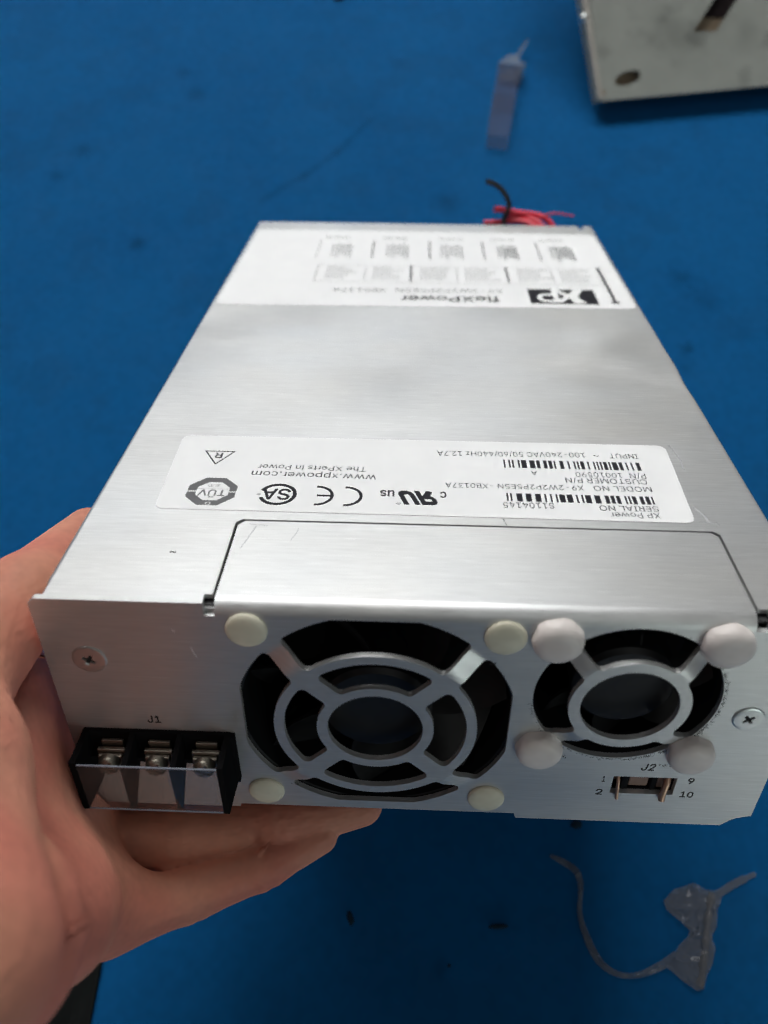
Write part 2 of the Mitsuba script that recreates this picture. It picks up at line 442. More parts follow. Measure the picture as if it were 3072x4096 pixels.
# nylon rivets (flat domes) and nylon bolts (hexagonal heads)
for (x, z), r in zip([(-25, 25), (25, 25), (-25, -25), (25, -25)], (4.15, 4.15, 4.1, 4.15)):
    pr = [(0.01, -1.55), (1.6, -1.50), (2.9, -1.32), (3.7, -1.02), (4.1, -0.62), (4.15, -0.3), (4.05, -0.02), (0.01, -0.02)]
    put(PS + "__rivet", lathe_y([(q * r / 4.15, y) for q, y in pr], x, z, 44), "nylon_cream", smooth=50)
for i, (sx, sz) in enumerate([(-1, 1), (1, 1), (-1, -1), (1, -1)]):
    x, z = C4[0] + 16 * sx, C4[1] + 16 * sz
    th = [0.25, 0.45, 0.1, 0.62][i]
    hexa = Polygon([(x + 5.5 * math.cos(th + k * math.pi / 3), z + 5.5 * math.sin(th + k * math.pi / 3)) for k in range(6)]).buffer(-2.3, 8).buffer(2.3, 8)
    h = mf(sheet_y(hexa, -3.6, -0.02))
    dome = mf(lathe_y([(0.01, -3.55), (2.4, -3.42), (3.7, -3.05), (4.6, -2.3), (4.95, -1.4), (5.05, -0.02), (0.01, -0.02)], x, z, 48))
    put(PS + "__bolt", tm((h ^ dome).refine_to_length(0.8)), "nylon_white", smooth=50)


# countersunk screws with a cross recess
def screw(x, z, r, turn):
    prof = [(0.01, -0.45), (r - 0.45, -0.45), (r - 0.12, -0.3), (r, -0.02), (r, 0.0), (0.01, 0.0)]
    head = mf(lathe_y(prof, x, z, 56))
    cross = None
    for a in (turn, turn + math.pi / 2):
        d = np.array([math.cos(a), math.sin(a)]); n = np.array([-d[1], d[0]])
        L, w = r * 0.47, r * 0.12
        pts = [[x + sx * d[0] * L * k + sn * n[0] * w * kw, y, z + sx * d[1] * L * k + sn * n[1] * w * kw] for y, k, kw in ((-0.9, 1.05, 1.15), (0.6, 0.45, 0.6)) for sx in (-1, 1) for sn in (-1, 1)]
        hull = m3.Manifold.hull_points(np.array(pts, np.float32))
        cross = hull if cross is None else cross + hull
    k = put(PS + "__screw", tm(head - cross), "screw_steel", smooth=30)
    rec = sheet_y(unary_union([LineString([(x - r * .45 * math.cos(a), z - r * .45 * math.sin(a)), (x + r * .45 * math.cos(a), z + r * .45 * math.sin(a))]).buffer(r * 0.115, cap_style=2) for a in (turn, turn + math.pi / 2)]), -0.12, -0.05)
    put(k + "__recess", rec, "engraving")  # near-black sheet that darkens the floor of the cross recess


screw(-57.7, 15.5, 3.55, math.radians(62))
screw(76.3, 4.24, 3.3, math.radians(38))

# terminal block with its clear cover
TB = PS + "__terminal_block"
x0, x1, zt, zb = -63.3, -31.2, -5.5, -21.6
side = [(-0.02, zt), (-9.6, zt + 0.1), (-9.6, -20.8), (-0.02, -22.0)]
body = [sheet_x(Polygon(side), x0, x0 + 1.3), sheet_x(Polygon(side), x1 - 1.3, x1)]
rib = [(-0.9, zt), (-9.0, -7.2), (-9.0, -20.6), (-8.3, -20.6), (-0.9, -12.5)]
third = (x1 - x0 - 1.3) / 3
for k in (1, 2):
    xc = x0 + 0.65 + third * k
    body.append(sheet_x(Polygon(rib), xc - 0.6, xc + 0.6))
body.append(bx(x0 + 1.3, x1 - 1.3, -0.9, -0.03, -12.4, zt))
body.append(bx(x0 + 1.3, x1 - 1.3, -3.2, -0.9, -12.4, -11.2))
body.append(bx(x1, x1 + 0.8, -1.4, -0.03, -20.8, zt - 0.2))
put(TB, body, "matt_black", label="black three way terminal block with a clear cover")
cv = [[x0 + 1.3, -9.41, -20.7], [x1 - 1.3, -9.41, -20.7], [x1 - 1.3, -9.41, -6.2], [x0 + 1.3, -9.41, -6.2]]
put(TB + "__cover", trimesh.Trimesh(cv, [[0, 1, 2], [0, 2, 3]], process=False), "clear_plastic", label="clear plastic cover over the terminals")
for zz in (-6.2, -20.7):
    put(TB + "__cover_edge", bx(x0 + 1.3, x1 - 1.3, -9.55, -9.15, zz - 0.22, zz + 0.22, 0.18), "milky_plastic", smooth=40)
for k in range(3):
    xc = x0 + 0.65 + third * (k + 0.5) + 0.5
    put(TB + "__clamp", [bx(xc - 2.4, xc + 2.4, -1.9, -1.0, -11.0, -7.4, 0.25), bx(xc - 3.1, xc + 3.1, -3.4, -2.3, -12.0, -8.6, 0.3), bx(xc - 2.7, xc + 2.7, -4.6, -3.5, -11.8, -9.2, 0.3)], "tin", smooth=40)
    hd = mf(lathe_y([(0.01, -6.9), (1.6, -6.8), (2.2, -6.2), (2.35, -5.5), (2.35, -4.6), (0.01, -4.6)], xc, -10.6, 32))
    for a in (0.4, 0.4 + math.pi / 2):
        b = bx(-1.9, 1.9, -8.0, -6.1, -0.32, 0.32)
        b.apply_transform(trimesh.transformations.rotation_matrix(a, [0, 1, 0]))
        b.apply_translation([xc, 0, -10.6])
        hd = hd - mf(b)
    put(TB + "__terminal_screw", tm(hd), "tin", smooth=35)

# signal socket
SK = PS + "__signal_socket"
put(SK, bx(52.5, 66.2, 3.4, 8.0, -21.7, -16.0), "brown_socket", label="small signal socket with brown insert and copper pins")
put(SK + "__shroud", sheet_y(sbox(52.0, -22.2, 66.7, -15.5).difference(sbox(52.75, -21.4, 65.95, -16.3)), 1.32, 6.0), "black_plastic")
put(SK + "__tongue", bx(56.6, 61.0, 1.6, 3.4, -21.2, -16.6, 0.4), "brown_socket", smooth=40)
put(SK + "__bar", bx(54.7, 56.4, 0.9, 3.4, -21.6, -16.2, 0.3), "black_plastic", smooth=40)
put(SK + "__bar", bx(61.2, 62.6, 0.9, 3.4, -21.6, -16.2, 0.3), "black_plastic", smooth=40)
put(SK + "__pin", tube(spline([[53.9, 3.2, -16.8], [53.8, 0.6, -17.6], [53.8, -0.4, -20.4], [53.9, -0.9, -22.6]], 14), 0.42), "copper_pin", smooth=50)
put(SK + "__latch", tube(spline([[65.0, 3.2, -17.0], [64.7, 0.8, -18.0], [64.0, -0.3, -20.8], [63.9, -0.8, -22.7]], 14), 0.75), "copper_pin", smooth=50)
put(SK + "__latch_plate", bx(62.8, 65.4, 1.4, 3.2, -21.2, -16.6, 0.3), "brown_socket", smooth=40)


# stamped lettering on the front panel
def front_text(s, xa, za, xb, h, lean=0.0, name="lettering"):
    t = meshkit.text_mesh(s, h, 0.04, bold=True)
    v = t.vertices.copy()
    sx = (xb - xa) / (v[:, 0].max() - v[:, 0].min())
    x = (v[:, 0] - v[:, 0].min()) * sx
    t.vertices = np.stack([xa + x + lean * v[:, 1], -0.03 - v[:, 2], za + v[:, 1]], 1)
    t.fix_normals()
    put(f"{PS}__front_panel__{name}", t, "engraving")


front_text("J1", -48.9, -3.2, -46.0, 2.1)
front_text("J2", 57.7, -13.5, 60.6, 2.2, 0.15)
front_text("1", 50.0, -17.9, 50.7, 1.9)
front_text("2", 49.3, -22.5, 50.8, 1.9)
front_text("9", 68.7, -17.6, 70.1, 1.9)
front_text("10", 68.0, -22.4, 70.9, 1.9)

# ------------------------------------------------------------------ the two white labels on the lid
TIN, PRINT = 0.14, 0.035


def on_lid(m, lift):
    v = m.vertices.copy()
    v[:, 2] += ZT + lift + dz(v[:, 0], v[:, 1])
    m.vertices = v
    return m


def sticker(key, pts, r, label):
    p = Polygon(pts).buffer(-r, 8).buffer(r, 8)
    m = tm(mf(sheet_z(p, 0, TIN - 0.02)).refine_to_length(4.0))
    return put(PS + "__" + key, on_lid(m, 0.02), "white_paper", label=label)


RL = sticker("rating_label", [(-50.6, 30.9), (68.1, 30.5), (69.4, 63.6), (-51.8, 63.4)], 2.2, "long white rating label with barcodes and approval marks near the front")
OL = sticker("output_label", [(-63.2, 154.6), (83.0, 157.2), (82.6, 244.5), (-62.8, 245.5)], 3.0, "large white output label with a block diagram at the far end")


def flat(poly_or_list, holder, ink, name, lift=PRINT):
    polys = poly_or_list if isinstance(poly_or_list, list) else [poly_or_list]
    ms = [sheet_z(p, 0, 0.012) for p in polys if p.area > 1e-5]
    put(f"{holder}__{name}", on_lid(trimesh.util.concatenate(ms), TIN + lift), ink)


def lid_text(holder, s, xa, ya, xb, yb, h, ink="grey_ink", bold=False, name="printed_text"):
    """Lettering that reads towards -x (the photograph shows it upside down) from (xa, ya) to (xb, yb)."""
    t = meshkit.text_mesh(s, h, 0.012, bold=bold)
    v = t.vertices.copy()
    v[:, 0] -= v[:, 0].min()
    v[:, 0] *= math.hypot(xb - xa, yb - ya) / v[:, 0].max()
    d = np.array([xb - xa, yb - ya]) / math.hypot(xb - xa, yb - ya)
    u = np.array([d[1] * -1, d[0]])       # reading "up": towards the viewer
    m = trimesh.Trimesh(np.stack([xa + v[:, 0] * d[0] + v[:, 1] * u[0], ya + v[:, 0] * d[1] + v[:, 1] * u[1], v[:, 2]], 1), t.faces, process=False)
    put(f"{holder}__{name}", on_lid(m, TIN + PRINT), ink)


for s, xa, ya, xb, yb, h in [
    ("XP Power", 61.06, 33.89, 50.17, 33.63, 1.98), ("SERIAL NO", 61.22, 36.39, 48.2, 36.27, 2.0), ("S1104145", 38.27, 36.76, 26.88, 36.56, 2.2), ("MODEL NO", 61.5, 44.35, 48.27, 44.25, 2.05),
    ("X9-2W2P2P5E5N", 46.01, 44.15, 26.23, 44.09, 1.98), ("-XB0137A", 25.18, 44.05, 14.2, 44.05, 1.98), ("CUSTOMER P/N", 61.13, 47.51, 42.29, 47.42, 2.1), ("P/N", 61.46, 50.0, 57.69, 50.01, 2.1),
    ("10010590", 55.96, 50.1, 45.02, 50.04, 2.1), ("A", 35.96, 50.07, 34.62, 50.1, 1.84), ("INPUT", 61.57, 58.99, 54.63, 58.96, 2.15), ("~", 52.01, 58.6, 50.6, 58.6, 2.2),
    ("100-240VAC 50/60/440Hz 12.7A", 48.66, 59.06, 12.5, 58.26, 2.2), ("www.xppower.com", -1.99, 46.52, -31.43, 47.18, 2.4), ("The XPerts in Power", -4.53, 49.94, -30.42, 50.16, 2.05)]:
    lid_text(RL, s, xa, ya, xb, yb, h, "black_ink")

B1 = "1101001011010110010101101101001011001010110100110101001010110110100101011001011010011010010110110100101101001011"
rng = np.random.default_rng(7)


def barcode(xr, xl, yf, yb, seed):
    r = np.random.default_rng(seed)
    x, bars = xr, []
    mod = (xr - xl) / 112.0
    while x > xl:
        w = mod * r.choice([1.4, 1.4, 1.4, 2.8, 3.0, 4.2])
        if x - w < xl:
            break
        bars.append(sbox(x - w, yf, x, yb))
        x -= w + mod * r.choice([1.3, 1.3, 1.4, 2.6, 2.8, 3.4])
    return bars


flat(barcode(60.95, 26.75, 37.1, 40.3, 11), RL, "black_ink", "barcode")
flat(barcode(61.1, 27.8, 51.35, 54.95, 5), RL, "black_ink", "barcode")

# approval marks
tri = Polygon([(-44.67, 55.9), (-37.0, 55.9), (-40.85, 49.4)])
flat(tri.difference(tri.buffer(-0.36, join_style=2)), RL, "black_ink", "triangle_mark")
lid_text(RL, "R", -39.9, 54.9, -41.8, 54.9, 2.3, "black_ink", True, "triangle_letter")
oc = Polygon([(-39.2 + 6.05 * math.cos(math.pi / 8 + k * math.pi / 4), 38.05 + 6.05 * math.sin(math.pi / 8 + k * math.pi / 4)) for k in range(8)])
wh = Polygon([(-39.0 + 4.0 * math.cos(math.pi / 8 + k * math.pi / 4), 38.1 + 4.0 * math.sin(math.pi / 8 + k * math.pi / 4)) for k in range(8)])
band = oc.difference(wh).difference(sbox(-46, 37.75, -32, 38.15)).difference(Point(-39.1, 33.2).buffer(0.62, 12).difference(Point(-39.1, 33.2).buffer(0.42, 12)))
flat(band, RL, "grey_ink", "octagon_mark")
flat(sbox(-42.6, 39.0, -35.6, 39.1), RL, "grey_ink", "octagon_line")
lid_text(RL, "TÜV", -35.9, 38.6, -42.2, 38.6, 2.35, "grey_ink", True, "octagon_letters")
lid_text(RL, "SÜD", -37.7, 41.0, -40.5, 41.0, 1.15, "grey_ink", False, "octagon_letters")
cx, cy = -24.0, 37.5
csa = Point(cx, cy).buffer(4.35, 40).difference(Point(cx, cy).buffer(3.45, 40)).difference(Polygon([(cx, cy), (cx - 8, cy + 2.9), (cx - 8, cy - 2.9)]))
flat(csa, RL, "black_ink", "ring_mark")
lid_text(RL, "SA", cx + 2.9, cy + 2.1, cx - 3.6, cy + 2.1, 4.2, "black_ink", True, "ring_letters")
lid_text(RL, "®", -27.8, 37.9, -28.8, 37.9, 0.9, "grey_ink", False, "registered_sign")
for ccx, bar in ((-8.6, False), (-15.15, True)):
    arc = Point(ccx, 37.4).buffer(3.95, 40).difference(Point(ccx, 37.4).buffer(3.2, 40)).intersection(sbox(ccx - 0.2, 30, ccx + 6, 45))
    if bar:
        arc = unary_union([arc, sbox(ccx + 0.1, 37.05, ccx + 3.4, 37.75)])
    flat(arc, RL, "black_ink", "conformity_letter")
lid_text(RL, "c", 14.3, 40.1, 12.85, 40.1, 3.1, "black_ink", True, "component_mark_c")
lid_text(RL, "us", 2.45, 40.2, -0.8, 40.1, 3.1, "black_ink", True, "component_mark_us")
# the component mark: a mirrored R joined to a slanted U, leaning
def stroke(pts, w):
    return LineString(pts).buffer(w / 2, cap_style=2, join_style=1)


gR = unary_union([stroke([(4.6, 0), (4.6, 5.6)], 1.5), stroke([(5.3, 4.9), (2.2, 4.9), (1.45, 4.6), (1.15, 4.0), (1.15, 3.5), (1.5, 2.85), (2.3, 2.55), (4.6, 2.55)], 1.35), stroke([(3.2, 2.6), (0.9, -0.0)], 1.55)])
gU = stroke([(6.6, 5.6), (6.6, 1.8), (6.9, 1.1), (7.6, 0.75), (8.6, 0.75), (9.4, 1.1), (9.7, 1.8), (9.7, 5.6)], 1.5)
gR, gU = (affinity.affine_transform(g.intersection(sbox(-2, 0, 12, 5.6)), [-0.80, 0.36, 0, -1, 11.15, 40.25]) for g in (gR, gU))
flat(gR, RL, "black_ink", "component_mark_letter")
flat(gU, RL, "black_ink", "component_mark_letter")
lid_text(RL, "®", 4.0, 35.6, 3.0, 35.6, 0.9, "grey_ink", False, "registered_sign")

# output label
flat([sbox(46.9, 160.4, 70.6, 175.6)], OL, "black_ink", "logo_block")
for let, xa, xb in (("X", 66.6, 55.2), ("P", 57.2, 49.4)):
    lid_text(OL, let, xa, 174.6, xb, 174.5, 12.4, "white_paper", True, "logo_letter")
    k_ = list(scene)[-1]
    scene[k_] = {**scene[k_], "to_world": T().translate((RW @ np.array([0, 0, 0.00004])).tolist())}
flat([sbox(47.2, 174.7, 70.3, 175.3), Polygon([(66.8, 174.6), (64.2, 168.2), (65.6, 162.0), (64.9, 161.2), (62.0, 161.2), (60.6, 168.0), (63.4, 174.6)])], OL, "white_paper", "logo_field", PRINT + 0.04)
lid_text(OL, "fleXPower", 36.16, 166.61, 0.92, 165.96, 5.4, "black_ink", True)
lid_text(OL, "X9-2W2P2P5E5N", 37.93, 174.18, -0.83, 173.39, 4.0)
lid_text(OL, "XB0137A", -4.19, 173.22, -23.77, 172.82, 4.0)
flat([sbox(76.0, 162.7, 77.2, 200.0), sbox(75.2, 161.8, 78.0, 163.6)], OL, "black_ink", "heavy_rule")
for x_ in (4.5, 41.0):
    flat(sbox(x_ - .4, 181, x_ + .4, 199.3), OL, "black_ink", "divider")
flat([sbox(-31.9, 180, -31.4, 198), sbox(-31.9, 179.6, 76, 180.1), sbox(-31.9, 198.2, 76, 198.6)] + [sbox(x - .25, 182, x + .25, 197) for x in (-13, 22, 58)], OL, "pale_ink", "table_line")
cells = []
r2 = np.random.default_rng(3)
for x_ in (-29, -11, 7, 24, 44, 60):
    for k in range(5):
        w = 8 + 6 * r2.random()
        cells += [sbox(x_ + 1 + j * 1.5, 183.2 + k * 2.9, x_ + 1.0 + j * 1.5 + 1.0, 185.0 + k * 2.9) for j in range(int(w / 1.5))]
flat(cells, OL, "pale_ink", "table_entries")
for x_ in (-11.5, 11.8, 33.8, 56.2):
    flat(sbox(x_ - .35, 207.5, x_ + .35, 231), OL, "grey_ink", "divider")
flat([sbox(-34, 207.5, -33.5, 231)], OL, "pale_ink", "table_line")
for xa, xb, dark in ((-26, -19.5, 0), (-3.6, 3.7, 0), (18.5, 26, 0), (41.7, 48, 1), (63.3, 70.6, 1)):
    n = 5
    w = (xb - xa) / n
    strips = [sbox(xa + k * w, 208 + 1.4 * ((k * 3) % 4), xa + k * w + w * (0.62 if dark else 0.5), 227 - 1.2 * ((k * 5) % 3)) for k in range(n)]
    strips += [sbox(xa - 2.5, 211 + q * 3.1, xa - 0.6, 212.4 + q * 3.1) for q in range(5)]
    flat(strips, OL, "grey_ink" if dark else "mid_ink", "connector_drawing")
tops = []
for x_ in (-27.6, -3.3, 20.6, 42.3, 62.8):
    tops += [sbox(x_ - 4.5 + j * 1.5, 233.6, x_ - 3.5 + j * 1.5, 235.6) for j in range(7)]
flat(tops, OL, "mid_ink", "heading_entries")

# wear: pencil scuffs, a few nicks, glue left beside the label, dust round the small fan
def mark(pts, w, ink="scuff", name="scuff_mark"):
    m = sheet_z(LineString(pts).buffer(w / 2, 3), 0, 0.012)
    put(f"{PS}__lid__{name}", on_lid(m, 0.03), ink)


mark([(-26.8, 25.2), (-27.6, 22.0), (-28.4, 19.0), (-28.8, 17.6)], 0.28)
mark([(-28.4, 26.0), (-24.5, 25.6)], 0.22)
mark([(-17.6, 24.9), (-17.8, 23.4), (-18.8, 20.6)], 0.22)
mark([(-42.9, 15.6), (-41.9, 15.5)], 0.42, "engraving", "nick")
mark([(27.1, 27.9), (26.4, 30.3)], 0.16, "engraving", "nick")
mark([(70.6, 63.9), (71.6, 57.0), (71.3, 52.6)], 0.5, "scuff", "glue_trace")
mark([(69.4, 36.6), (70.8, 33.2), (70.9, 31.0)], 0.7, "scuff", "glue_trace")
mark([(69.2, 31.2), (72.6, 31.0), (72.9, 30.2)], 0.35, "scuff", "glue_trace")
mark([(78.6, 5.2), (79.4, 5.2)], 0.3, "engraving", "nick")
rd = np.random.default_rng(21)
fl_ = []
for _ in range(360):
    a_ = rd.choice([rd.normal(0.15, 0.45), rd.normal(-0.75, 0.4), rd.uniform(-3.0, -0.4)])
    r_ = S4 + 0.12 + abs(rd.normal(0, 0.38))
    x_, z_ = C4[0] + r_ * math.cos(a_), C4[1] + r_ * math.sin(a_)
    L_ = 0.08 + 0.22 * rd.random()
    t_ = a_ + rd.normal(0, 0.5)
    fl_.append(sheet_y(LineString([(x_, z_), (x_ + L_ * math.cos(t_), z_ + L_ * math.sin(t_))]).buffer(0.05 + 0.05 * rd.random(), 1), -0.05, -0.02))
for bx_, bz_ in ((37.5, -8.2), (39.5, -9.6), (64.0, -10.6), (62.5, -11.6), (-17.2, -22.4), (-16.2, -21.9)):
    for _ in range(14):
        x_, z_ = bx_ + rd.normal(0, 0.9), bz_ + rd.normal(0, 0.3)
        fl_.append(sheet_y(Point(x_, z_).buffer(0.06 + 0.14 * rd.random(), 2), -0.06, -0.02))
put(PS + "__front_panel__dust", trimesh.util.concatenate(fl_), "dusty_black", kind="stuff")
for pts_, w_ in (([(50.6, 27.0), (50.9, 24.0)], 0.16), ([(-39.6, 24.3), (-39.2, 23.8)], 0.35), ([(-36.6, 19.8), (-36.2, 18.2), (-35.7, 17.0)], 0.2), ([(22.6, 17.5), (23.6, 17.8)], 0.35)):
    put(f"{PS}__front_panel__nick", sheet_y(LineString(pts_).buffer(w_ / 2, 3), -0.05, -0.02), "engraving" if w_ in (0.16,) or pts_[0][0] > 20 else "bright_nick")

# leads coming out of the far end
def lead(name, pts, r, mat, label):
    put(f"{PS}__{name}", tube(spline(pts, 26), r, 12), mat, smooth=50, label=label)


lead("black_lead", [[46, 256, 18], [46.3, 262, 27], [46.5, 266, 33], [47.9, 266, 37.2], [46.3, 267, 41.2], [43.0, 267, 45.0], [39.6, 266.5, 46.9], [36.8, 266, 47.8]], 1.15, "black_rubber", "black lead standing up behind the lid")
lead("red_lead", [[62, 256, 24], [57, 263, 30.6], [51, 266, 30.6], [45, 266, 30.2], [40, 266, 29.7], [37, 266, 29.4]], 1.35, "red_rubber", "lower red lead bent to the left behind the lid")
lead("red_lead", [[70, 256, 23], [68.4, 263, 28.8], [64.5, 266, 32.2], [59, 267, 33.4], [52, 267, 34.1], [46, 267, 35.2], [41.5, 266, 35.8]], 1.35, "red_rubber", "upper red lead crossing the black lead")
lead("red_lead", [[66, 256, 24], [62, 263, 30.5], [57, 266, 31.8], [52, 267, 31.8], [48, 267, 32.6]], 1.2, "red_rubber", "middle red lead behind the lid")
lead("thin_lead", [[63, 258, 27], [63, 265, 33], [68, 266, 34.4], [74, 266, 33.8], [77.4, 266, 33.3]], 0.42, "red_rubber", "thin red lead pointing right")

# ------------------------------------------------------------------ the hand that holds the box
def round_cone(P, a, b, ra, rb):
    a, b = np.asarray(a, np.float32), np.asarray(b, np.float32)
    ba = b - a
    t = np.clip(((P - a) @ ba) / (ba @ ba), 0, 1)
    d = P - a - t[..., None] * ba
    return np.sqrt((d * d).sum(-1)) - (ra + (rb - ra) * t)


def smin(a, b, k):
    h = np.maximum(k - np.abs(a - b), 0) / k
    return np.minimum(a, b) - h * h * k * 0.25


def surface_nets(F, lo, h):
    """Naive surface nets of the field F < 0 on a grid."""
    s = F < 0
    n = np.array(F.shape) - 1
    corners = [(i, j, k) for i in (0, 1) for j in (0, 1) for k in (0, 1)]
    sl = lambda c: tuple(slice(c[a], c[a] + n[a]) for a in range(3))
    cnt = sum(s[sl(c)].astype(np.int8) for c in corners)
    act = (cnt > 0) & (cnt < 8)
    idx = -np.ones(act.shape, np.int64)
    cells = np.argwhere(act)
    idx[act] = np.arange(len(cells))
    acc, num = np.zeros((len(cells), 3)), np.zeros(len(cells))
    for a in corners:
        for ax in range(3):
            if a[ax] == 0:
                b = list(a); b[ax] = 1
                fa, fb = F[tuple((cells + a).T)], F[tuple((cells + b).T)]
                m = (fa < 0) != (fb < 0)
                t = np.where(m, fa / np.where(m, fa - fb, 1), 0)
                p = np.tile(np.array(a, float), (len(cells), 1)); p[:, ax] += t
                acc += p * m[:, None]; num += m
    V = (cells + acc / num[:, None]) * h + lo
    faces = []
    for ax in range(3):
        u, w = (ax + 1) % 3, (ax + 2) % 3
        A = np.moveaxis(s, (ax, u, w), (0, 1, 2)); I = np.moveaxis(idx, (ax, u, w), (0, 1, 2))
        ch = A[:-1, 1:-1, 1:-1] != A[1:, 1:-1, 1:-1]
        c = np.argwhere(ch)
        q = [I[c[:, 0], c[:, 1] + du, c[:, 2] + dw] for du, dw in ((0, 0), (1, 0), (1, 1), (0, 1))]
        q = np.stack(q, 1)
        inside = A[:-1, 1:-1, 1:-1][ch]
        q = np.where(inside[:, None], q, q[:, ::-1])
        faces.append(q)
    q = np.vstack(faces)
    q = q[(q >= 0).all(1)]
    return trimesh.Trimesh(V, np.vstack([q[:, [0, 1, 2]], q[:, [0, 2, 3]]]), process=False)


HAND = dict(
    pinky=[(-58.5, -23.2, -42.2, 6.8), (-42, -13.3, -46.6, 5.9), (-26, -6.2, -45.2, 5.4), (-13.5, 0.3, -43.2, 4.2)],
    ring=[(-70, -3.5, -44.6, 8.0), (-46, -1.6, -42.8, 7.6), (-23, 2.8, -41.4, 6.9), (-4.0, 7.2, -39.8, 5.3)],
    middle=[(-75, 12, -43.5, 9.0), (-48, 14.5, -41.6, 8.3), (-22, 19, -40.4, 7.3), (0, 22.5, -38.8, 5.6)],
    index=[(-76, 28, -42, 9.0), (-50, 31, -41, 8.0), (-27, 35, -39.9, 7.1), (-7, 38, -38.5, 5.4)],
)
BLEND = dict(pinky=9.0, ring=1.6, middle=4.0, index=6.0)      # how softly a finger grows out of the palm
PALM = [((-61, -20, -38), (-60.5, -36, -16), 8.6, 9.6), ((-60.5, -36, -16), (-56.5, -55, 10), 9.6, 10.4),
        ((-70, -4, -40), (-74, -26, -14), 8.4, 10.0), ((-74, -26, -14), (-66, -54, 14), 10.0, 11.0),
        ((-75, 11, -42), (-82, -10, -5), 9.0, 10.4), ((-82, -10, -5), (-74, -52, 18), 10.4, 11.0),
        ((-76, 28, -42), (-88, 6, 0), 9.0, 10.0), ((-88, 6, 0), (-80, -48, 22), 10.0, 11.0),
        ((-56.5, -55, 10), (-76, -84, 38), 10.4, 16.0), ((-80, -48, 22), (-80, -84, 44), 11.0, 17.0), ((-66, -52, 14), (-76, -88, 44), 12.0, 17.0)]
THENAR = [((-52, -63, 25), (-69, -34, 23), 13.5, 12.5), ((-70, -34, 24), (-80, -13, 20), 12.5, 11.5)]
THUMB = [((-80, -13, 20), (-75.5, 14, 19.0), 11.5, 9.0), ((-75.5, 14, 19.0), (-72.2, 42, 16.0), 9.0, 5.8)]


def hand_field(P):
    d = None
    for a, b, ra, rb in PALM:
        e = round_cone(P, a, b, ra, rb)
        d = e if d is None else smin(d, e, 15.0)
    made = {}
    for name, j in HAND.items():
        fd = None
        for p, q in zip(j[:-1], j[1:]):
            e = round_cone(P, p[:3], q[:3], p[3], q[3])
            fd = e if fd is None else smin(fd, e, 2.5)
        made[name] = fd
    palm = d
    for name, fd in made.items():
        d = np.minimum(d, smin(palm, fd, BLEND[name]))
    th = None
    for a, b, ra, rb in THENAR:
        e = round_cone(P, a, b, ra, rb)
        th = e if th is None else smin(th, e, 8.0)
    for a, b, ra, rb in THUMB:
        th = smin(th, round_cone(P, a, b, ra, rb), 3.0)
    d = smin(d, th, 1.5) + 2.0 * np.exp(-((d - th) / 1.4) ** 2)
    # creases on the finger joints
    for name, frac in (("pinky", 1), ("pinky", 2), ("ring", 1), ("ring", 2)):
        j = HAND[name]
        c, nx = np.array(j[frac][:3]), np.array(j[frac + 1][:3]) if frac + 1 < len(j) else None
        ax = np.array(j[frac][:3]) - np.array(j[frac - 1][:3]); ax = ax / np.linalg.norm(ax)
        for o, dep in ((0.0, 0.8), (2.4, 0.5)):
            t = (P - c) @ ax - o + 0.25 * np.sin((P[..., 1] + P[..., 2]) * 0.8)
            near = np.exp(-(((P - c) ** 2).sum(-1)) / 75.0)
            d = d + dep * np.exp(-(t / 0.9) ** 2) * near
    return d


def keep_clear(P, d):
    """Skin gives way where it presses against the box."""
    q = np.maximum(np.maximum(-66.9 - P[..., 0], P[..., 0] - 85), np.maximum(np.maximum(-0.3 - P[..., 1], P[..., 1] - 257), np.maximum(-32.6 - P[..., 2], P[..., 2] - 32)))
    return np.maximum(d, 0.1 - q)


def build_hand(h=1.0):
    lo = np.array([-112.0, -110.0, -60.0]); hi = np.array([12.0, 60.0, 66.0])
    n = ((hi - lo) / h).astype(int)
    ax = [lo[i] + h * np.arange(n[i]) for i in range(3)]
    F = np.empty(n, np.float32)
    yy, zz = np.meshgrid(ax[1], ax[2], indexing="ij")
    for i0 in range(0, n[0], 16):
        xs = ax[0][i0:i0 + 16]
        P = np.empty((len(xs), n[1], n[2], 3), np.float32)
        P[..., 0] = xs[:, None, None]; P[..., 1] = yy; P[..., 2] = zz
        F[i0:i0 + 16] = keep_clear(P, hand_field(P))
    F[0], F[-1], F[:, 0], F[:, -1], F[:, :, 0], F[:, :, -1] = (5.0,) * 6
    return surface_nets(F, lo, h)


labels["person"] = {"label": "bare left hand of a person holding the front left corner of the metal box", "category": "person"}
hand = build_hand(0.85)
hand = trimesh.smoothing.filter_taubin(hand, iterations=5)
put("person__hand", hand, "skin", smooth=True)

# ------------------------------------------------------------------ things lying on the mat
def from_mat(poly, z0, z1):
    return sheet_z(poly, z0, z1)


